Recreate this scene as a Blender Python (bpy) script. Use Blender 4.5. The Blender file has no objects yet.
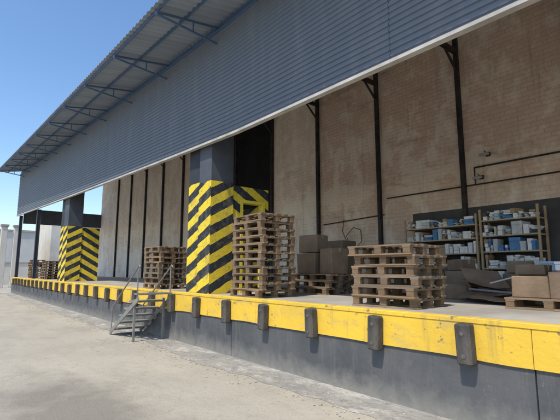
import bpy, math, random
from mathutils import Vector, Matrix, noise as mnoise
random.seed(7)
S=bpy.context.scene; C=S.collection
R=math.radians
# ------------------------------------------------------------------ mesh builder
class MB:
    def __init__(s): s.v=[]; s.f=[]
    def add(s,vs,fs):
        n=len(s.v); s.v+= [tuple(p) for p in vs]; s.f+=[tuple(i+n for i in q) for q in fs]; return s
    def box(s,x0,x1,y0,y1,z0,z1,m=None):
        vs=[Vector(p) for p in ((x0,y0,z0),(x1,y0,z0),(x1,y1,z0),(x0,y1,z0),(x0,y0,z1),(x1,y0,z1),(x1,y1,z1),(x0,y1,z1))]
        if m is not None: vs=[m@p for p in vs]
        return s.add(vs,[(0,3,2,1),(4,5,6,7),(0,1,5,4),(1,2,6,5),(2,3,7,6),(3,0,4,7)])
    def tube(s,a,b,r,n=8,r2=None):
        a=Vector(a); b=Vector(b); d=(b-a).normalized(); r2=r if r2 is None else r2
        u=d.orthogonal().normalized(); w=d.cross(u); vs=[]
        for k in range(n):
            t=2*math.pi*k/n; o=u*math.cos(t)+w*math.sin(t); vs.append(a+o*r); vs.append(b+o*r2)
        fs=[(2*k,2*((k+1)%n),2*((k+1)%n)+1,2*k+1) for k in range(n)]
        fs.append(tuple(2*k for k in range(n))[::-1]); fs.append(tuple(2*k+1 for k in range(n)))
        return s.add(vs,fs)
    def bar(s,a,b,w,h,up=(0,0,1)):
        a=Vector(a); b=Vector(b); d=(b-a).normalized(); up=Vector(up)
        x=d.cross(up).normalized(); z=x.cross(d).normalized(); vs=[]
        for p in (a,b):
            for i,j in ((-1,-1),(1,-1),(1,1),(-1,1)): vs.append(p+x*(i*w/2)+z*(j*h/2))
        return s.add(vs,[(0,1,2,3),(7,6,5,4),(0,4,5,1),(1,5,6,2),(2,6,7,3),(3,7,4,0)])
    def path(s,pts,r,n=6):
        pts=[Vector(p) for p in pts]; vs=[]; m=len(pts)
        for i,p in enumerate(pts):
            d=(pts[min(i+1,m-1)]-pts[max(i-1,0)]).normalized()
            u=d.cross(Vector((0.13,0.97,0.21))).normalized(); w=d.cross(u)
            for k in range(n):
                t=2*math.pi*k/n; vs.append(p+(u*math.cos(t)+w*math.sin(t))*r)
        fs=[(i*n+k,i*n+(k+1)%n,(i+1)*n+(k+1)%n,(i+1)*n+k) for i in range(m-1) for k in range(n)]
        return s.add(vs,fs)
    def build(s,name,m,parent=None,bevel=0,smooth=False,off=None,rise=False):
        if rise: s.v=[(x,y,z+lift(x,z)) for x,y,z in s.v]
        o0=Vector(off) if off is not None else (Vector(parent.get('_o',(0,0,0))) if parent else Vector((0,0,0)))
        me=bpy.data.meshes.new(name); me.from_pydata([tuple(Vector(p)-o0) for p in s.v],[],s.f); me.update()
        me.materials.append(m)
        import bmesh
        bm=bmesh.new(); bm.from_mesh(me); bmesh.ops.recalc_face_normals(bm,faces=bm.faces)
        if bevel: bmesh.ops.bevel(bm,geom=list(bm.edges),offset=bevel,segments=1,affect='EDGES',clamp_overlap=True)
        bm.to_mesh(me); bm.free()
        if smooth:
            for p in me.polygons: p.use_smooth=True
        o=bpy.data.objects.new(name,me); C.objects.link(o)
        if parent:
            o.parent=parent; o['_o']=tuple(o0)
        elif off is not None: o.location=o0
        return o
def lift(x,z):            # the roof climbs a little towards its far end
    if z<4: return 0
    t=max(0,min(1.02,(-7-x)/29)); return (t**1.1)*(1.15+(z-4.5)*.22)
def tag(o,label=None,cat=None,group=None,kind=None):
    if label: o['label']=label
    if cat: o['category']=cat
    if group: o['group']=group
    if kind: o['kind']=kind
    return o
def thing(name,label,cat,loc=(0,0,0),rz=0,group=None,world=False):
    o=bpy.data.objects.new(name,None); C.objects.link(o); o.location=loc; o.rotation_euler=(0,0,rz); o.empty_display_size=.2
    if world: o['_o']=tuple(loc)
    return tag(o,label,cat,group)
def dup(o,parent=None):
    c=o.copy(); C.objects.link(c)
    if parent: c.parent=parent
    for ch in list(o.children): dup(ch,c)
    return c
# ------------------------------------------------------------------ materials
class N:
    def __init__(s,name):
        s.m=bpy.data.materials.new(name); s.m.use_nodes=True; s.t=s.m.node_tree; s.b=s.t.nodes['Principled BSDF']
        s.tc=s.n('ShaderNodeTexCoord')
    def n(s,ty,**k):
        q=s.t.nodes.new(ty)
        for a,b in k.items(): setattr(q,a,b)
        return q
    def l(s,a,b): s.t.links.new(a,b)
    def setin(s,i,v):
        if isinstance(v,bpy.types.NodeSocket): s.l(v,i)
        else: i.default_value=v
    def math(s,op,a,b=0.0):
        q=s.n('ShaderNodeMath',operation=op); s.setin(q.inputs[0],a); s.setin(q.inputs[1],b); return q.outputs[0]
    def noise(s,scale,detail=3,vec=None,rough=.6,stretch=None):
        q=s.n('ShaderNodeTexNoise'); q.inputs['Scale'].default_value=scale; q.inputs['Detail'].default_value=min(detail,4); q.inputs['Roughness'].default_value=rough
        v=vec or s.tc.outputs['Object']
        if stretch:
            mp=s.n('ShaderNodeMapping'); mp.inputs['Scale'].default_value=stretch; s.l(v,mp.inputs['Vector']); v=mp.outputs[0]
        s.l(v,q.inputs['Vector']); return q.outputs['Fac']
    def ramp(s,f,a,b,c0=0.,c1=1.):
        q=s.n('ShaderNodeMapRange'); q.inputs[1].default_value=a; q.inputs[2].default_value=b; q.inputs[3].default_value=c0; q.inputs[4].default_value=c1
        s.l(f,q.inputs[0]); return q.outputs[0]
    def mix(s,f,a,b,bt='MIX'):
        q=s.n('ShaderNodeMix',data_type='RGBA',blend_type=bt); s.setin(q.inputs[0],f)
        for i,v in ((6,a),(7,b)):
            if isinstance(v,tuple): q.inputs[i].default_value=(*v[:3],1)
            else: s.l(v,q.inputs[i])
        return q.outputs[2]
    def sep(s):
        q=s.n('ShaderNodeSeparateXYZ'); s.l(s.tc.outputs['Object'],q.inputs[0]); return q.outputs
    def comb(s,a,b,c=0.0):
        q=s.n('ShaderNodeCombineXYZ')
        for i,v in enumerate((a,b,c)): s.setin(q.inputs[i],v)
        return q.outputs[0]
    def bump(s,h,st,d=.02):
        q=s.n('ShaderNodeBump'); q.inputs['Strength'].default_value=st; q.inputs['Distance'].default_value=d; s.l(h,q.inputs['Height']); s.l(q.outputs[0],s.b.inputs['Normal'])
    def done(s,col,rough=.8,metal=0):
        s.setin(s.b.inputs['Base Color'],(*col,1) if isinstance(col,tuple) else col); s.setin(s.b.inputs['Roughness'],rough); s.b.inputs['Metallic'].default_value=metal
        s.b.inputs['Specular IOR Level'].default_value=.2
        return s.m
def surf(name,c1,c2,scale=3,rough=.8,bump=.2,metal=0,lo=.35,hi=.65,stretch=None,island=0,objr=0,bs=None):
    n=N(name); col=n.mix(n.ramp(n.noise(scale,4,stretch=stretch),lo,hi),c1,c2)
    if island:
        g=n.n('ShaderNodeNewGeometry'); col=n.mix(n.ramp(g.outputs['Random Per Island'],0,1,0,island),col,(.05,.04,.03))
    if objr:
        o=n.n('ShaderNodeObjectInfo'); col=n.mix(n.ramp(o.outputs['Random'],0,1,0,objr),col,(.14,.11,.085))
    if bump: n.bump(n.noise(bs or scale*8,2,stretch=stretch),bump)
    return n.done(col,rough,metal)
M={}
n=N('yard_concrete')
base=n.mix(n.ramp(n.noise(.35,4),.35,.68),(.43,.40,.335),(.355,.33,.28))
base=n.mix(n.ramp(n.noise(1.3,4,rough=.7,stretch=(.5,1,1)),.46,.70,0,.6),base,(.28,.26,.22))
base=n.mix(n.ramp(n.noise(5,4,rough=.7),.56,.7,0,.35),base,(.22,.205,.18))
base=n.mix(n.ramp(n.noise(14,4),.5,.8,0,.4),base,(.24,.215,.18))
base=n.mix(n.ramp(n.noise(45,2),.55,.75,0,.35),base,(.55,.52,.45))
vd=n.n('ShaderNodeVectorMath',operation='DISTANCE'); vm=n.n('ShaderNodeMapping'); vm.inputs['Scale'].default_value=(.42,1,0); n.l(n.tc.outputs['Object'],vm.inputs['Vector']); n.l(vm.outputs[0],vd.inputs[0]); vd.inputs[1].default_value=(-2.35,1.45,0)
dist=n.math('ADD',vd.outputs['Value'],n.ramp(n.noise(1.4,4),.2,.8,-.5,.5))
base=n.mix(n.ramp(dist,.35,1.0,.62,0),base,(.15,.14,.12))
vo=n.n('ShaderNodeTexVoronoi',feature='DISTANCE_TO_EDGE'); vo.inputs['Scale'].default_value=.17
dn=n.n('ShaderNodeTexNoise'); dn.inputs['Scale'].default_value=1.3; dn.inputs['Detail'].default_value=4; n.l(n.tc.outputs['Object'],dn.inputs['Vector'])
va=n.n('ShaderNodeVectorMath',operation='MULTIPLY_ADD'); va.inputs[1].default_value=(1.2,1.2,0); n.l(dn.outputs['Color'],va.inputs[0]); n.l(n.tc.outputs['Object'],va.inputs[2]); n.l(va.outputs[0],vo.inputs['Vector'])
crack=n.math('MULTIPLY',n.ramp(vo.outputs['Distance'],0,.0045,.45,0),n.ramp(n.noise(.5,2),.42,.6))
base=n.mix(crack,base,(.15,.135,.115))
n.bump(n.noise(30,4),.45); M['yard']=n.done(base,.9)
n=N('apron_concrete')
base=n.mix(n.ramp(n.noise(.9,4),.35,.65),(.36,.345,.31),(.25,.245,.23))
base=n.mix(n.ramp(n.noise(3.2,4,rough=.75,stretch=(.5,1,1)),.5,.64,0,.75),base,(.52,.50,.45))
base=n.mix(n.ramp(n.noise(7,4),.50,.70,0,.6),base,(.16,.155,.145))
n.bump(n.noise(18,4),.7,.03); M['apron']=n.done(base,.95)
M['rubble']=surf('rubble',(.48,.45,.40),(.3,.28,.25),6)
n=N('dock_grey_paint'); sx=n.sep()
base=n.mix(n.ramp(n.noise(1.2,4),.35,.7),(.080,.085,.092),(.118,.12,.124))
base=n.mix(n.ramp(n.noise(4,4,rough=.7,stretch=(1.6,1,.2)),.52,.7,0,.4),base,(.19,.18,.165))
base=n.mix(n.ramp(n.noise(8,4,rough=.75),.63,.70,0,.5),base,(.28,.265,.24))
low=n.ramp(n.math('ADD',sx[2],n.ramp(n.noise(5,3),0,1,-.2,.2)),.0,.3,.75,0)
base=n.mix(low,base,(.27,.26,.23)); n.bump(n.noise(9,4),.4); M['dock']=n.done(base,.8)
n=N('yellow_paint'); sx=n.sep()
base=n.mix(n.ramp(n.noise(.8,4),.35,.7),(.80,.53,.06),(.67,.44,.06))
base=n.mix(n.ramp(n.noise(3.5,4,rough=.72,stretch=(.6,1,1)),.52,.68,0,.55),base,(.46,.35,.15))
base=n.mix(n.ramp(n.noise(2.4,4,rough=.7,stretch=(2.2,1,.25)),.58,.74,0,.55),base,(.22,.18,.11))
base=n.mix(n.ramp(n.noise(11,4),.63,.69,0,.75),base,(.14,.12,.10))
n.bump(n.noise(14,4),.3); M['yellow']=n.done(base,.65)
M['floor']=surf('dock_floor',(.42,.395,.35),(.29,.275,.25),1.1,.85,.3)
M['rubber']=surf('bumper_rubber',(.045,.045,.045),(.11,.10,.09),5,.85,.5,stretch=(1,1,.4))
M['bolt']=surf('bolt_steel',(.2,.18,.16),(.12,.1,.08),20,.6,.2,.5)
def bluepaint(name,c1,c2,r=.5):
    n=N(name); b=n.mix(n.ramp(n.noise(.5,3,stretch=(.3,1,2)),.3,.7),c1,c2)
    b=n.mix(n.ramp(n.noise(2.2,4,stretch=(1.5,1,.2)),.48,.75,0,.25),b,(.25,.255,.26)); n.bump(n.noise(3,2),.08); return n.done(b,r)
M['fascia']=bluepaint('fascia_sheet',(.118,.142,.178),(.135,.158,.19),.6)
M['blue_steel']=surf('blue_steel',(.07,.12,.21),(.09,.14,.23),3,.5,.1)
M['flash']=surf('pale_flashing',(.50,.48,.45),(.34,.33,.31),3,.6,.1)
M['roofsheet']=surf('roof_sheet',(.31,.36,.42),(.25,.29,.34),.8,.5,.05,stretch=(3,.3,1))
M['deck']=surf('bounce_roof_deck',(.64,.62,.58),(.5,.48,.46),.8,.7,.05)  # unseen roof underside, made pale to bounce light onto the wall
M['black_pipe']=surf('black_pipe',(.020,.020,.023),(.05,.042,.037),4,.55,.1)
M['bluewall']=surf('blue_grey_paint',(.06,.07,.09),(.085,.095,.115),1.5,.7,.2)
M['darkslate']=surf('dark_slate_paint',(.035,.04,.05),(.05,.056,.066),1.5,.7,.2)
def brick(name,a,b,mortar,stain,pale,rust=.6):
    n=N(name); s_=n.sep(); v=n.comb(s_[0],s_[2])
    t=n.n('ShaderNodeTexBrick'); n.l(v,t.inputs['Vector']); t.inputs['Scale'].default_value=1
    t.inputs['Color1'].default_value=(*a,1); t.inputs['Color2'].default_value=(*b,1); t.inputs['Mortar'].default_value=(*mortar,1)
    t.inputs['Brick Width'].default_value=.27; t.inputs['Row Height'].default_value=.11; t.inputs['Mortar Size'].default_value=.014; t.inputs['Mortar Smooth'].default_value=1; t.inputs['Bias'].default_value=-.1
    c=n.mix(n.ramp(n.noise(.55,4),.42,.62,0,.55),t.outputs['Color'],stain)
    c=n.mix(n.ramp(n.noise(1.1,4,rough=.75,stretch=(1,1,.6)),.47,.58,0,.65),c,pale)
    pl=n.noise(.42,4,rough=.68,stretch=(.8,1,1.5)); patch=n.ramp(pl,.55,.58)
    c=n.mix(n.math('MULTIPLY',patch,.85),c,n.mix(n.noise(3,3),tuple(x*1.02 for x in pale),tuple((x+y)/2*.9 for x,y in zip(pale,stain))))
    c=n.mix(n.ramp(n.noise(.9,4,rough=.72,stretch=(.45,1,1.8)),.57,.68,0,rust),c,(.33,.19,.13))
    c=n.mix(n.ramp(n.noise(2.6,4,stretch=(2,1,.15)),.56,.72,0,.35),c,(.20,.165,.135))
    h=n.math('ADD',n.math('MULTIPLY',t.outputs['Fac'],-.6),n.math('ADD',n.math('MULTIPLY',n.noise(20,4),.9),n.math('MULTIPLY',patch,1.4)))
    n.bump(h,.55,.015); return n.done(c,.9)
M['brick_tan']=brick('tan_brick',(.69,.53,.415),(.61,.45,.35),(.53,.43,.35),(.58,.425,.33),(.82,.73,.61),.5)
M['brick_pale']=brick('pale_brick',(.80,.69,.57),(.73,.61,.50),(.62,.54,.455),(.68,.54,.43),(.88,.82,.73),.25)
M['dark']=surf('painted_dark',(.010,.011,.013),(.018,.018,.02),2,.9,0)  # near-black colour, used where openings and gaps look dark
M['darkpanel']=surf('dark_panel',(.06,.058,.058),(.09,.086,.082),2,.7,.1)
def hazard(name,axis,sgn):
    n=N(name); s_=n.sep(); k=n.math('ADD',n.math('MULTIPLY',s_[axis],sgn),s_[2])
    k=n.math('ADD',k,n.ramp(n.noise(7,3),0,1,-.025,.025))
    f=n.math('FRACT',n.math('DIVIDE',n.math('ADD',k,40.0),.43)); g=n.math('GREATER_THAN',f,.5)
    c=n.mix(g,(.030,.035,.043),(.74,.56,.045))
    c=n.mix(n.ramp(n.noise(5,4,rough=.7),.52,.70,0,.5),c,(.22,.19,.12))
    c=n.mix(n.ramp(n.noise(2.5,4,rough=.7,stretch=(2,2,.3)),.55,.7,0,.45),c,(.14,.125,.10))
    c=n.mix(n.ramp(n.noise(12,4,rough=.7),.60,.66,0,.7),c,(.13,.125,.115)); n.bump(n.noise(12,4),.3); return n.done(c,.8)
M['hazA']=hazard('hazard_front',0,-.42); M['hazB']=hazard('hazard_side',1,-.55); M['hazC']=hazard('hazard_portal',1,.6)
M['yclean']=surf('yellow_frame',(.82,.66,.06),(.72,.56,.07),3,.6,.1)
M['wood']=surf('pallet_wood',(.53,.37,.22),(.33,.225,.135),5,.85,.4,stretch=(.5,4,4),island=.6,objr=.65)
M['woodblock']=surf('pallet_block_wood',(.33,.22,.13),(.21,.14,.085),9,.9,.3,island=.4)
M['oldwood']=surf('weathered_wood',(.33,.27,.20),(.20,.165,.125),5,.9,.35,stretch=(.5,4,4),island=.45,objr=.45)
M['card']=surf('cardboard',(.29,.21,.14),(.20,.145,.095),2.5,.85,.25,objr=.4)
M['card2']=surf('dull_cardboard',(.23,.165,.115),(.16,.115,.08),3,.85,.25,objr=.25)
M['tape']=surf('packing_tape',(.33,.26,.18),(.28,.22,.15),5,.4,0)
M['stair']=surf('stair_steel',(.19,.19,.185),(.27,.255,.23),6,.6,.2,.1)
M['rackpost']=surf('rack_post',(.50,.35,.21),(.40,.28,.17),5,.7,.1)
M['shelfboard']=surf('rack_shelf',(.54,.43,.30),(.42,.33,.22),5,.8,.1)
cols={'white':(.88,.86,.82),'pale grey':(.62,.62,.61),'blue':(.12,.26,.48),'light blue':(.46,.58,.68),'brown':(.46,.32,.19),'dark grey':(.10,.10,.11),'cream':(.74,.66,.53),'red':(.36,.13,.09)}
for k,c in cols.items(): M['i_'+k]=surf('item_'+k.replace(' ','_'),c,tuple(x*.75 for x in c),8,.6,.08)
M['plastic']=surf('grey_sheeting',(.24,.245,.25),(.17,.175,.18),6,.45,.3)
M['cream']=surf('cream_render',(.60,.57,.51),(.50,.475,.43),.6,.9,.1)
M['greywall']=surf('pale_grey_render',(.55,.54,.51),(.46,.45,.43),.3,.9,.1)
M['tile']=surf('far_roof',(.36,.34,.31),(.28,.26,.24),2,.9,.1)
M['glass']=surf('dark_glass',(.2,.21,.22),(.26,.26,.26),2,.3,0)
M['lampgrey']=surf('lamp_grey',(.34,.33,.31),(.28,.27,.26),5,.5,0)
M['hose']=surf('black_hose',(.015,.015,.015),(.03,.03,.03),5,.6,0)

# ------------------------------------------------------------------ setting
DZ=1.13; YF=4.6; YW=10.5; XL=-36.0; XR=9.0
g=MB(); g.add([(-400,-300,0),(300,-300,0),(300,500,0),(-400,500,0)],[(0,1,2,3)])
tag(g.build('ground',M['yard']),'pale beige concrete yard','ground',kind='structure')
g=MB(); top=[];bot=[]; x=XL
while x<=XR:
    top.append((x,YF+.03,.006)); bot.append((x,3.92+.24*mnoise.noise((x*.35,0,0))+.1*mnoise.noise((x*1.7,3,0))+random.uniform(-.03,.03),.004)); x+=.15
vs=top+bot; k=len(top); g.add(vs,[(i,i+1,k+i+1,k+i) for i in range(k-1)])
tag(g.build('dock_apron_strip',M['apron']),'pale gravelly concrete strip at the foot of the dock','pavement',kind='structure')
g=MB()
for i in range(2200):
    x=random.uniform(-26,1.5); y=3.92+.24*mnoise.noise((x*.35,0,0))+random.gauss(0,.22); r=random.uniform(.004,.02)
    if random.random()<.3: y=random.uniform(3.8,4.55)
    if y>4.57: continue
    vs=[(x+r*random.uniform(.6,1.3)*a,y+r*random.uniform(.6,1.3)*b,.004+r*c*random.uniform(.4,.9)) for a,b,c in ((1,0,.3),(0,1,.3),(-1,0,.3),(0,-1,.3),(0,0,1),(0,0,-.4))]
    g.add(vs,[(0,1,4),(1,2,4),(2,3,4),(3,0,4),(1,0,5),(2,1,5),(3,2,5),(0,3,5)])
tag(g.build('rubble',M['rubble']),'small concrete crumbs scattered along the foot of the dock','rubble',kind='stuff')

# ------------------------------------------------------------------ dock
dock=thing('loading_dock','long raised concrete loading dock with yellow edge band and dark grey face','loading dock',(-13,YF,0),world=True)
b=MB(); x=XR
while x>XL:
    x2=max(XL,x-5.35); b.box(x2+.008,x-.008,YF,YF+.3,-.2,DZ-.43); x=x2
b.box(XL+.05,XR-.05,YF+.06,YF+.5,-.2,DZ-.44)
b.build('dock_wall',M['dock'],dock)
b=MB(); x=XR
while x>XL:
    x2=max(XL,x-5.35); nseg=24; vs=[]
    for i in range(nseg+1):
        xx=x2+.004+(x-x2-.008)*i/nseg; zz=DZ-.43+.022*mnoise.noise((xx*1.3,0,0))
        vs+=[(xx,YF-.025,zz),(xx,YF-.025,DZ-.057),(xx,YF+.02,zz),(xx,YF+.02,DZ-.057)]
    fs=[]
    for i in range(nseg):
        a=4*i; c=a+4; fs+=[(a,c,c+1,a+1),(a+2,a+3,c+3,c+2),(a,a+2,c+2,c),(a+1,c+1,c+3,a+3)]
    fs+=[(0,1,3,2),(4*nseg,4*nseg+2,4*nseg+3,4*nseg+1)]
    b.add(vs,fs); x=x2
b.build('yellow_band',M['yellow'],dock)
b=MB(); b.box(XL,XR,YF-.035,YF+.12,DZ-.055,DZ); b.box(XL+.02,XR-.02,YF+.025,YF+.3,DZ-.43,DZ-.056); b.build('edge_angle',M['yellow'],dock,bevel=.006)
b=MB(); b.box(XL,XR,YF+.12,YW+.6,DZ-.25,DZ-.003); b.build('dock_floor',M['floor'],dock)
b=MB(); b.box(XL,XL+.3,YF+.3,YW+.6,-.2,DZ-.25); b.build('dock_end_wall',M['dock'],dock)
xb=-2.33; first=None
while xb>-35:
    z0=.64+random.uniform(-.02,.02)
    if first is None:
        b=MB(); b.box(-.085,.085,-.13,0,0,.43); o=b.build('dock_bumper',M['rubber'],bevel=.018); o.parent=dock; first=o
        for zz in (.09,.33):
            q=MB(); q.tube((0,-.135,zz),(0,-.12,zz),.026,6); h=q.build('bolt_head',M['bolt']); h.parent=o
    else: o=dup(first,dock)
    o.location=Vector((xb,YF-.026,z0))-Vector((-13,YF,0)); o.rotation_euler=(0,random.uniform(-.06,.06),0)
    xb-=1.19+random.uniform(-.03,.03)

# ------------------------------------------------------------------ warehouse
wh=thing('warehouse','long brick warehouse with blue corrugated fascia and projecting roof above the dock','warehouse',(-13,YW,0),world=True)
pipesX=[-5.2-2.66*k for k in range(12)]
edges=[XR,-2.54]+pipesX
edges=[e for e in edges if e>XL]+[XL]
for i in range(len(edges)-1):
    x1,x0=edges[i],edges[i+1]; mid=(x0+x1)/2
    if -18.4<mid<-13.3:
        b=MB(); b.box(x0,x1,YW+.25,YW+.35,DZ-.01,10.3); b.build('dark_recess',M['dark'],wh); continue  # near-black sheet: darkness of the opening put into its colour
    mt='brick_pale' if (-13.3<mid<-10.4 or mid<-16) else 'brick_tan'
    b=MB(); b.box(x0,x1,YW,YW+.3,DZ-.01,10.3); b.build('brick_wall_bay',M[mt],wh)
b=MB(); b.box(XL,XR,YW+.36,YW+12,0,8.1); b.build('building_body',M['cream'],wh)
for px in [-2.54]+pipesX[:-1]:
    b=MB(); b.box(px-.05,px+.05,YW-.12,YW-.003,DZ,8.0); b.build('wall_column',M['black_pipe'],wh,rise=True)
    b=MB(); b.bar((px,YW-.1,6.95),(px,YW-1.0,7.75),.05,.05); b.box(px-.05,px+.05,YF+.35,YW-.14,7.42,7.54)
    b.build('roof_brace',M['black_pipe'],wh,rise=True)
def zr(y): return 7.02+(y-3.1)*.149
prof=[]; x=XL-.6
while x<XR:
    for dx,h in ((0,0),(.05,.035),(.11,.035),(.16,0)): prof.append((x+dx,h))
    x+=.21
for nm,ya,yb,mt in (('roof_sheet',3.08,YF+.1,'roofsheet'),('inner_roof_sheet',YF+.102,YW+1.2,'deck')):  # inner part is out of view, split off pale as a reflector
    b=MB(); vs=[]
    for (x,h) in prof: vs+= [(x,ya,zr(ya)+h),(x,yb,zr(yb)+h)]
    b.add(vs,[(2*i,2*i+2,2*i+3,2*i+1) for i in range(len(prof)-1)]); b.build(nm,M[mt],wh,rise=True)
def runs(b,y0,y1,z0,z1,xa=XL-.5,step=3.0):
    x=XR
    while x>xa: x2=max(xa,x-step); b.box(x2,x,y0,y1,z0,z1); x=x2
b=MB()
for y in (3.2,3.85): runs(b,y-.018,y+.018,zr(y)-.07,zr(y)-.006)
b.build('roof_purlin',M['blue_steel'],wh,rise=True)
b=MB(); runs(b,YF+.06,YF+.16,6.8,zr(YF)-.02); b.build('fascia_head_beam',M['blue_steel'],wh,rise=True)
for k in range(-3,12):
    x=-5.2-2.66*k
    if x<XL: continue
    b=MB()
    b.bar((x,YF+.02,zr(YF)-.11),(x,3.14,zr(3.14)-.10),.04,.04)
    b.bar((x,YF+.02,6.74),(x,3.14,zr(3.14)-.14),.04,.04)
    b.bar((x,4.0,zr(4)-.11),(x,4.0,6.8),.025,.025,up=(0,1,0))
    b.build('roof_bracket',M['blue_steel'],wh,rise=True)
FB,FT=4.48,6.98
nr=27; p=(FT-FB)/nr; pr=[]
for k in range(nr):
    z=FB+k*p; pr+= [(YF,z),(YF,z+p*.45),(YF-.02,z+p*.55),(YF-.02,z+p*.92)]
pr.append((YF,FT)); X0,X1=XL-.25,XR
b=MB(); q=X1
while q>X0:
    q2=max(X0,q-6.1); m=3; vs=[]
    for i in range(m+1):
        xx=(q2+.003)+(q-q2-.006)*i/m
        for y,z in pr: vs.append((xx,y,z))
    L_=len(pr); b.add(vs,[(i*L_+j,(i+1)*L_+j,(i+1)*L_+j+1,i*L_+j+1) for i in range(m) for j in range(L_-1)]); q=q2
b.build('corrugated_fascia',M['fascia'],wh,rise=True)
b=MB(); runs(b,YF+.012,YF+.05,FB,FT,X0,2.0); b.build('fascia_backing',M['bluewall'],wh,rise=True)
b=MB(); runs(b,YF-.045,YF+.06,FB-.05,FB-.002,X0,2.0); b.build('bottom_flashing',M['flash'],wh,rise=True)
b=MB(); runs(b,YF-.04,YF+.05,FT+.002,FT+.05,X0,2.0); b.build('top_flashing',M['blue_steel'],wh,rise=True)
for x in (-35.8,-29.0):
    b=MB(); b.box(x-.1,x+.1,YF+.12,YF+.14,DZ,FB-.02); b.box(x-.1,x+.1,YF+.3,YF+.32,DZ,FB-.02); b.box(x-.012,x+.012,YF+.14,YF+.3,DZ,FB-.02)
    b.build('steel_column',M['bluewall'],wh,rise=True)
b=MB(); b.box(XL-.1,XL+.1,YF+.4,YW,4.0,4.9); b.build('end_beam',M['bluewall'],wh,rise=True)
def pillar(xa,xb,y0,y1,y2,far=False):
    w=(xb-xa); gap=.10
    for (pa,pb,ys,ye,sh) in ((xa,xa+w*.5-gap/2,y0+.07,y1-.1,'darkslate'),(xa+w*.5+gap/2,xb,y0,y1,'bluewall')):
        b=MB(); b.box(pa,pb,ys,ye,DZ,3.66+(.06 if sh=='darkslate' else 0)); o=b.build('pillar_striped_base',M['hazA'],wh)
        o.data.materials.append(M['hazB'])
        for pl in o.data.polygons:
            if abs(pl.normal.x)>.5: pl.material_index=1
        b=MB(); b.box(pa+.004,pb-.004,ys+.004,ye-.004,3.72 if sh=='darkslate' else 3.66,7.1); b.build('pillar_upper_shaft',M[sh],wh)
    b=MB(); b.box(xa+w*.5-gap/2-.04,xa+w*.5+gap/2+.04,y0+.16,y1-.12,DZ,7.0); b.build('pillar_gap_fill',M['dark'],wh)  # near-black strip filling the gap between the two posts
    b=MB()
    if far: b.box(xb-.25,xb-.03,y1+.003,y2,DZ,3.62)
    else: b.box(xb-.25,xb-.03,y1+.003,y1+.22,DZ,3.62); b.box(xb-.25,xb-.03,y2-.12,y2,DZ,3.62); b.box(xb-.25,xb-.03,y1+.22,y2-.12,3.3,3.62)
    b.build('striped_portal',M['hazC'],wh)
    if far: return
    b=MB(); w=.07; b.box(xb-.2,xb-.01,y1+.22,y1+.22+w,DZ,3.3); b.box(xb-.2,xb-.01,y2-.12-w,y2-.12,DZ,3.3); b.box(xb-.2,xb-.01,y1+.22+w,y2-.12-w,3.3-w,3.3)
    b.build('door_frame',M['yclean'],wh)
    # door standing open inwards, striped
    b=MB(); b.box(xb-.95,xb-.21,y2-.20,y2-.16,DZ+.02,3.2); d=b.build('door_leaf',M['hazA'],wh,bevel=.004)
    b=MB(); b.tube((xb-.88,y2-.24,2.1),(xb-.88,y2-.24,2.3),.015); b.build('door_handle',M['black_pipe'],d)
pillar(-9.37,-8.17,4.72,5.32,6.38)
pillar(-22.8,-21.1,4.72,5.35,6.15,True)
b=MB(); b.box(-6.75,-3.0,YW-.03,YW-.003,DZ,3.22); b.build('dark_back_panel',M['darkpanel'],wh)
b=MB(); b.tube((-7.6,YW-.06,3.78),(8,YW-.06,3.78),.018); b.tube((-4.9,YW-.06,4.22),(8,YW-.06,4.22),.022)
b.tube((-10.3,YW-.06,3.2),(-7.72,YW-.06,3.3),.016); b.tube((-4.9,YW-.06,4.22),(-4.9,YW-.06,3.78),.016)
b.build('wall_conduit',M['black_pipe'],wh)

def lamp(x,z,label):
    t=thing('wall_lamp',label,'lamp',(x,YW-.003,z))
    q=MB(); q.box(-.05,.05,-.05,0,-.05,.05); q.tube((0,-.04,0),(0,-.22,.05),.012); q.build('lamp_bracket',M['black_pipe'],t)
    q=MB(); q.box(-.10,.10,-.32,-.18,-.01,.06,Matrix.Rotation(.25,4,'X')); q.build('lamp_head',M['lampgrey'],t,bevel=.015)
lamp(-4.75,3.95,'small pale floodlight on the brick wall, the lower of two right of a black column')
lamp(-4.55,4.5,'small pale wall lamp, the upper of two right of a black column')
tag(MB().path([(-9.3,YW-.09,3.3),(-9.35,YW-.12,2.9),(-9.1,YW-.14,2.45),(-8.8,YW-.13,2.3),(-8.55,YW-.12,2.55),(-8.6,YW-.1,2.9),(-8.9,YW-.1,3.0),(-9.2,YW-.1,2.75),(-9.0,YW-.12,2.3),(-8.5,YW-.12,1.9),(-8.3,YW-.1,1.3)],.012).build('hanging_cable',M['hose'],smooth=True),'black cable hanging in a loose loop on the brick wall','cable')

# ------------------------------------------------------------------ stairs
st=thing('dock_stairs','grey steel stairs with handrails climbing the side of the dock','stairs',(-10.4,4.15,0),world=True)
ns=6; xt=-9.6; run=.31; rise=DZ/ns; ya,yb=3.72,4.52
for i in range(ns):
    z=DZ-rise*i-.018; x1=xt-run*i
    b=MB(); b.box(x1-run,x1,ya+.015,yb-.015,z-.04,z); b.build('tread',M['stair'],st,bevel=.004)
xf=xt-run*ns
p=lambda x:DZ+(x-xt)*(DZ/(ns*run))
for y in (ya,yb):
    b=MB(); b.bar((xt+.02,y,DZ-.13),(xf+.02,y,.04),.02,.10); b.build('stringer',M['stair'],st)
    b=MB(); hz=.66
    for x in (xt-.06,xf+.14): b.tube((x,y,p(x)-.12),(x,y,p(x)+hz-.06),.015)
    b.path([(xt+.06,y,p(xt)+hz-.08),(xt-.02,y,p(xt)+hz-.03),(xt-.15,y,p(xt-.15)+hz-.03),(xf+.14,y,p(xf+.14)+hz-.05),(xf+.04,y,p(xf)+hz-.12)],.017,8)
    b.build('handrail',M['stair'],st)
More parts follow.
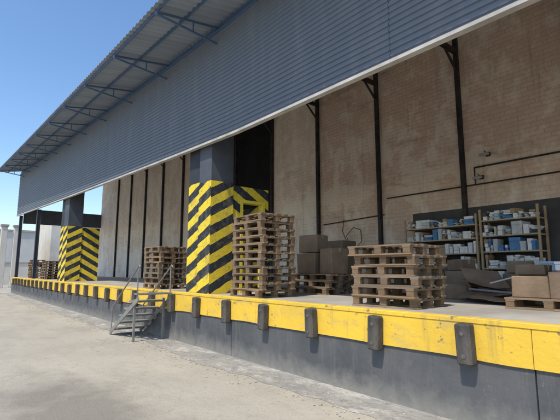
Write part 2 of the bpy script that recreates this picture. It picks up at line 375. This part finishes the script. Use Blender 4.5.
for q0 in (ya+.01,yb-.08):
    b=MB(); b.box(xt-.3,xt-.255,q0,q0+.045,0,DZ-.16); b.build('support_leg',M['stair'],st)

# ------------------------------------------------------------------ pallets
PL,PW,PH=1.06,.80,.144
def make_pallet(wm,bmn,variant):
    t=thing('wooden_pallet','x','pallet',(0,0,0),group='wooden pallets')
    b=MB()
    boards=((-.345,.11),(-.175,.09),(0,.11),(.175,.09),(.345,.11)) if variant==0 else ((-.345,.1),(-.2,.08),(-.06,.09),(.19,.09),(.345,.1))
    for yy,w in boards:
        m=Matrix.Translation((0,yy,0))@Matrix.Rotation(random.uniform(-.015,.015),4,'Z'); b.box(-PL/2,PL/2,-w/2,w/2,.122,.144,m)
    for xx in (-PL/2+.07,0,PL/2-.07): b.box(xx-.06,xx+.06,-PW/2,PW/2,.1,.1215)
    b.build('top_deck',M[wm],t)
    for yy in (-.35,0,.35):
        for xx in (-PL/2+.07,0,PL/2-.07):
            b=MB(); b.box(xx-.055,xx+.055,yy-.048,yy+.048,.0225,.0995,Matrix.Translation((random.uniform(-.006,.006),random.uniform(-.004,.004),0))); b.build('block',M[bmn],t,bevel=.003)
        b=MB(); b.box(-PL/2,PL/2,yy-.05,yy+.05,0,.022); b.build('bottom_board',M[wm],t)
    return t
protos={'A':make_pallet('wood','woodblock',0),'C':make_pallet('wood','woodblock',1),'B':make_pallet('oldwood','woodblock',0)}; usedp={}
ordn=['bottom','second','third','fourth','fifth','sixth','seventh','eighth','ninth','tenth','eleventh','twelfth']
def stack(x,y,n,rz,where,jit=.03,z=DZ):
    for k in range(n):
        kd=random.choices('ACB',weights=[5,3,3])[0]
        if kd in usedp: o=dup(protos[kd])
        else: o=protos[kd]; usedp[kd]=1
        cl=lambda s_:max(-2*s_,min(2*s_,random.gauss(0,s_)))
        o.location=(x+cl(jit),y+cl(jit*.6),z+k*(PH+.001)); o.rotation_euler=(0,0,rz+cl(jit*1.3)+(math.pi if random.random()<.5 else 0))
        if n==1: nm='single'
        elif k==n-1: nm='topmost'
        elif k==0: nm='bottom'
        else: nm=ordn[k]+' up'
        o['label']=f'wooden pallet, {nm} {where}'
stack(-3.72,5.30,6,.05,'in the short stack nearest the camera',.034)
stack(-6.78,5.14,11,-.04,'in the tallest stack, beside the striped pillar',.03)
stack(-11.45,5.17,8,.02,'in the stack behind the stairs',.03)
stack(-6.75,6.75,3,.1,'in the low stack under the brown cartons')
stack(-26.9,5.3,7,.0,'in the far stack just beyond the farther striped pillar')
stack(-31.2,5.3,8,.0,'in the farthest stack at the left end of the dock')
stack(-2.05,6.55,1,.03,'under the two brown cartons at the right end of the dock',.01)
stack(-.9,6.6,1,-.02,'under the carton at the right picture edge',.01)
stack(-5.3,8.9,4,.15,'in the low stack behind the nearest stack',.04)

# ------------------------------------------------------------------ cartons
def carton(x,y,z,sx,sy,sz,rz,label,openf=False,mt='card'):
    t=thing('cardboard_carton',label,'carton',(x,y,z),rz)
    q=MB()
    if openf:
        w=.008
        q.box(-sx/2,sx/2,-sy/2,-sy/2+w,0,sz); q.box(-sx/2,sx/2,sy/2-w,sy/2,0,sz); q.box(-sx/2,-sx/2+w,-sy/2+w,sy/2-w,0,sz); q.box(sx/2-w,sx/2,-sy/2+w,sy/2-w,0,sz); q.box(-sx/2+w,sx/2-w,-sy/2+w,sy/2-w,.001,w)
        q.build('carton_body',M[mt],t)
        for sgn in (-1,1):
            q=MB(); m=Matrix.Translation((0,sgn*sy/2,sz))@Matrix.Rotation(-sgn*random.uniform(.4,2.3),4,'X'); q.box(-sx/2+.005,sx/2-.005,-.003,.003,.002,sy*.42,m); q.build('flap',M[mt],t)
            q=MB(); m=Matrix.Translation((sgn*sx/2,0,sz))@Matrix.Rotation(sgn*random.uniform(.4,2.2),4,'Y'); q.box(-.003,.003,-sy/2+.005,sy/2-.005,.002,sy*.36,m); q.build('flap',M[mt],t)
    else:
        q.box(-sx/2,sx/2,-sy/2,sy/2,0,sz)
        q.v=[(a+random.uniform(-.018,.018),b_+random.uniform(-.018,.018),c if c<.01 else c+random.uniform(-.014,.0)) for a,b_,c in q.v]
        q.build('carton_body',M[mt],t,bevel=.008)
        q=MB(); q.box(-sx/2-.008,sx/2+.008,-.03,.03,sz-.09,sz+.003); q.build('packing_tape',M['tape'],t)
    return t
def lidbox(x,y,z,sx,sy,sz,rz,c,label):
    t=thing('lidded_box',label,'box',(x,y,z),rz)
    q=MB(); q.box(-sx/2+.008,sx/2-.008,-sy/2+.008,sy/2-.008,0,sz*.7); q.build('box_body',M['i_'+c],t,bevel=.005)
    q=MB(); q.box(-sx/2,sx/2,-sy/2,sy/2,sz*.7,sz); q.build('box_lid',M['i_'+c],t,bevel=.005)
Z1=DZ+PH+.002; Z3=DZ+3*(PH+.001)+.001
carton(-6.95,6.7,Z3,.55,.5,.46,.1,'large brown carton on the low pallet stack beside the tallest pallets')
carton(-6.95,6.72,Z3+.47,.5,.42,.4,.2,'closed carton on top of the large carton by the tallest pallets')
carton(-6.35,6.75,Z3,.38,.5,.55,-.05,'narrow dull brown carton at the right of the low pallet stack',mt='card2')
carton(-7.9,8.6,DZ+.001,.7,.6,1.3,.1,'tall dull brown carton standing against the brick wall behind the pallets',mt='card2')
carton(-5.7,7.2,DZ+.001,.55,.4,.35,.3,'open carton on the dock floor behind the nearest pallet stack',True)
carton(-4.95,7.6,DZ+.001,.6,.5,.55,-.2,'dull brown carton on the floor directly behind the nearest pallet stack',mt='card2')
carton(-4.3,8.3,DZ+.001,.5,.42,.5,.15,'brown carton right of the nearest pallet stack, below the wide rack')
carton(-4.3,8.3,DZ+.505,.4,.36,.22,-.25,'small dull carton on top of the carton below the wide rack',mt='card2')
carton(-3.75,8.5,DZ+.001,.46,.42,.34,.1,'small open carton on the floor before the gap between the racks',True)
carton(-3.2,8.4,DZ+.001,.5,.42,.46,-.3,'dull carton on the floor before the narrow rack',False,'card2')
carton(-3.2,8.38,DZ+.465,.42,.36,.22,.2,'brown carton stacked on the dull carton before the narrow rack')
carton(-2.6,8.2,DZ+.001,.5,.4,.5,.15,'upright brown carton right of the narrow rack')
carton(-2.75,7.5,DZ+.001,.42,.36,.3,.4,'low open brown carton right of the flattened cardboard',True)
carton(-4.0,7.4,DZ+.001,.4,.34,.26,.5,'low brown carton at the left of the flattened cardboard')
carton(-2.31,6.55,Z1,.46,.6,.30,.04,'brown carton at the left of the pallet at the right end')
carton(-1.80,6.55,Z1,.48,.62,.36,-.03,'taller brown carton at the right of the pallet at the right end',mt='card2')
carton(-2.35,6.6,Z1+.305,.36,.38,.14,.1,'shallow dull carton on top of the left pallet carton',False,'card2')
carton(-.9,6.6,Z1,.7,.6,.45,.0,'brown carton cut by the right picture edge')
carton(-1.9,7.6,DZ+.001,.5,.5,.62,.1,'tall brown carton standing behind the pallet at the right end')
lidbox(-1.72,6.5,Z1+.363,.34,.36,.16,-.1,'pale grey','pale grey lidded box on top of the taller pallet carton')
lidbox(-2.0,6.68,Z1+.363,.18,.3,.12,.15,'white','small white box between the boxes on the pallet cartons')
lidbox(-2.05,7.55,DZ+.625,.3,.34,.2,.1,'blue','blue lidded box on the tall carton behind the right pallet')
lidbox(-1.72,7.6,DZ+.625,.24,.34,.15,-.1,'white','white lidded box on the tall carton behind the right pallet')
lidbox(-2.6,8.2,DZ+.505,.4,.3,.16,.2,'light blue','light blue box on the upright carton right of the narrow rack')
def flat(x,y,z,sx,sy,rz,tx,ty,label,mt='card'):
    q=MB(); nx=8; vs=[]; mm=Matrix.Translation((x,y,z))@Matrix.Rotation(rz,4,'Z')@Matrix.Rotation(tx,4,'X')@Matrix.Rotation(ty,4,'Y')
    for s_ in (0,.008):
        for i in range(nx+1):
            for j in range(nx+1):
                a=(i/nx-.5)*sx; c=(j/nx-.5)*sy; vs.append(mm@Vector((a,c,s_+.03*mnoise.noise((a*3+x*9,c*3,0))+ (.05*abs(i/nx-.5)))))
    k=(nx+1)**2; fs=[]
    for i in range(nx):
        for j in range(nx):
            a=i*(nx+1)+j; fs+=[(a,a+1,a+nx+2,a+nx+1),(k+a,k+a+nx+1,k+a+nx+2,k+a+1)]
    for i in range(nx):
        for a,c in ((i,i+1),(nx*(nx+1)+i+1,nx*(nx+1)+i),((i+1)*(nx+1),i*(nx+1)),(i*(nx+1)+nx,(i+1)*(nx+1)+nx)): fs.append((a,c,k+c,k+a))
    q.add(vs,fs); tag(q.build('flattened_carton',M[mt]),label,'cardboard')
flat(-3.25,7.2,DZ+.12,.9,.6,.3,.12,-.1,'flattened brown cardboard sheet low in the heap before the racks')
flat(-3.45,7.35,DZ+.24,.8,.5,-.4,-.2,.15,'dull flattened cardboard lying across the heap before the racks','card2')
flat(-3.6,7.75,DZ+.35,.7,.55,.8,.6,.1,'flattened cardboard leaning up at the back of the heap')
flat(-2.95,6.85,DZ+.07,.8,.5,-.2,.1,.06,'flattened cardboard at the front of the heap, left of the right pallet')
def longtube(a,b,r,m,label):
    tag(MB().tube(a,b,r,12).build('long_tube',M[m]),label,'tube')
longtube((-3.5,7.0,DZ+.20),(-2.7,6.8,DZ+.17),.018,'plastic','dark grey tube lying across the cardboard heap')
longtube((-3.2,7.1,DZ+.3),(-2.5,7.15,DZ+.50),.013,'i_pale grey','pale tube sticking up from the cardboard heap')

# ------------------------------------------------------------------ racks and contents
def rack(xa,xb,h,levels,label):
    t=thing('storage_rack',label,'rack',((xa+xb)/2,10.1,DZ)); w=(xb-xa)/2
    for sx in (-1,1):
        for sy in (-.22,.22):
            q=MB(); q.box(sx*w-.022,sx*w+.022,sy-.022,sy+.022,0,h); q.build('post',M['rackpost'],t)
    for z in levels:
        q=MB(); q.box(-w+.026,w-.026,-.24,.24,z-.028,z); q.build('shelf',M['shelfboard'],t)
lev=[.18,.56,.92,1.27,1.6]
rack(-6.62,-4.68,1.84,lev,'wide wooden storage rack against the wall, full of small packages')
lev2=[.18,.56,.94,1.3,1.66]
rack(-4.58,-3.35,1.92,lev2,'narrower storage rack right of the wide rack')
shn=['lowest','second','middle','fourth','top']
WT=[55,16,9,10,11,3,10,.5]
def fill(xa,xb,lev,hmax,rackname):
    for li,z in enumerate(lev):
        x=xa+.05; k=0
        top=(lev[li+1]-z-.05) if li<len(lev)-1 else hmax
        while x<xb-.10:
            w=min(random.choice((random.uniform(.06,.13),random.uniform(.12,.28))),xb-.035-x)
            if w<.06: break
            h=random.uniform(.4,1.0)*min(top,.32); d=random.uniform(.22,.46)
            c=random.choices(list(cols),weights=WT)[0]; k+=1
            if random.random()<.45:
                kind='box'; t=thing('small_box','',kind,(x+w/2,9.88+d/2,DZ+z+.001),random.uniform(-.14,.14))
                q=MB(); q.box(-w/2+.006,w/2-.006,-d/2,d/2,0,h*.72); q.build('box_body',M['i_'+c],t,bevel=.004)
                q=MB(); q.box(-w/2,w/2,-d/2-.005,d/2+.005,h*.72,h); q.build('box_lid',M['i_'+c],t,bevel=.004)
            else:
                kind='pile'; q=MB(); nn=random.randint(2,6); hh=h/nn
                for j in range(nn):
                    m=Matrix.Rotation(random.uniform(-.2,.2),4,'Z'); q.box(-w/2+random.uniform(0,.03),w/2-random.uniform(0,.03),-d/2,d/2,j*hh,(j+1)*hh-.006,m)
                t=q.build('package_stack',M['i_'+c],bevel=.003)
                c2=random.choices(list(cols),weights=WT)[0]
                c=c.replace(' ','-')
                if c2.replace(' ','-')!=c:
                    t.data.materials.append(M['i_'+c2])
                    for pl in t.data.polygons: pl.material_index=1 if (pl.center.z>h*.5) else 0
                    c=c+' and '+c2.replace(' ','-')
                t.location=(x+w/2,9.88+d/2,DZ+z+.001)
            if kind=='box': c=c.replace(' ','-')
            tag(t,f'{c} {kind}, number {k} on the {shn[li]} shelf of the {rackname} rack',kind,f'packages on the {rackname} rack')
            x+=w+random.uniform(.002,.012)
fill(-6.62,-4.68,lev,.24,'wide'); fill(-4.58,-3.35,lev2,.26,'narrow')

# ------------------------------------------------------------------ background
def house(x,y,w,d,h,label,mt,floors,nw,rz=0):
    t=thing('distant_building',label,'building',(x,y,0),rz)
    q=MB(); q.box(-w/2,w/2,-d/2,d/2,-.1,h); q.build('wall',M[mt],t)
    q=MB(); q.box(-w/2-.2,w/2+.2,-d/2-.2,d/2+.2,h+.003,h+.25); q.build('parapet_cap',M['tile'],t)
    for f in range(floors):
        for k in range(nw):
            yy=-d/2+(k+.5)*d/nw; z=h*.55
            q=MB(); q.box(w/2-.02,w/2+.04,yy-.9,yy+.9,z,z+.8); o=q.build('window',M['flash'],t)
            q=MB(); q.box(w/2+.03,w/2+.05,yy-.8,yy+.8,z+.1,z+.7); q.build('pane',M['glass'],o)
house(-78,8,12,8,7.2,'pale flat roofed building beyond the left end of the dock','greywall',0,0)
house(-84,28,12,26,10.5,'wide pale building seen through the open end of the dock','cream',1,5)
def gate(x,y,label):
    t=thing('gate_post',label,'post',(x,y,0))
    q=MB(); q.box(-.25,.25,-.25,.25,0,5.6); q.build('shaft',M['cream'],t,bevel=.03)
    q=MB(); q.box(-.33,.33,-.33,.33,5.603,5.8); q.build('cap',M['tile'],t,bevel=.02)
gate(-46,4.95,'beige concrete gate post at the far left picture edge'); gate(-46,5.95,'beige concrete gate post at the far left, nearer the dock')
t=thing('boundary_wall','low beige boundary wall beyond the left end of the dock','wall',(-56,0,0))
q=MB(); q.box(-.12,.12,-14,36,0,2.4); q.build('wall_panel',M['cream'],t)
q=MB(); q.box(-.2,.2,-14,36,2.403,2.5); q.build('coping',M['tile'],t)

# ------------------------------------------------------------------ camera, light
cam=bpy.data.cameras.new('camera'); cam.lens=27; cam.sensor_width=36; cam.clip_end=2000
co=bpy.data.objects.new('camera',cam); C.objects.link(co); co.location=(0,0,1.65); co.rotation_euler=(R(90+8.1),0,R(50.5)); S.camera=co
az=162.5; el=58
sd=Vector((math.sin(R(az))*math.cos(R(el)),math.cos(R(az))*math.cos(R(el)),math.sin(R(el))))
L=bpy.data.lights.new('sun','SUN'); L.energy=4.1; L.angle=R(.5); L.color=(1,.92,.79)
lo=bpy.data.objects.new('sun',L); C.objects.link(lo); lo.rotation_euler=sd.to_track_quat('Z','Y').to_euler(); lo.location=(0,-10,20)
w=bpy.data.worlds.new('World'); S.world=w; w.use_nodes=True; nt=w.node_tree; sky=nt.nodes.new('ShaderNodeTexSky'); sky.sky_type='NISHITA'; sky.sun_disc=False
sky.sun_elevation=R(el); sky.sun_rotation=R(az); sky.air_density=1.0; sky.dust_density=1.0; sky.ozone_density=1.5
hs=nt.nodes.new('ShaderNodeHueSaturation'); hs.inputs['Saturation'].default_value=1.15; hs.inputs['Value'].default_value=1.5
nt.links.new(sky.outputs[0],hs.inputs['Color']); nt.links.new(hs.outputs[0],nt.nodes['Background'].inputs[0]); nt.nodes['Background'].inputs[1].default_value=.15
S.view_settings.view_transform='Standard'; S.view_settings.look='None'; S.view_settings.exposure=0
for o in list(bpy.data.objects):
    if '_o' in o: del o['_o']
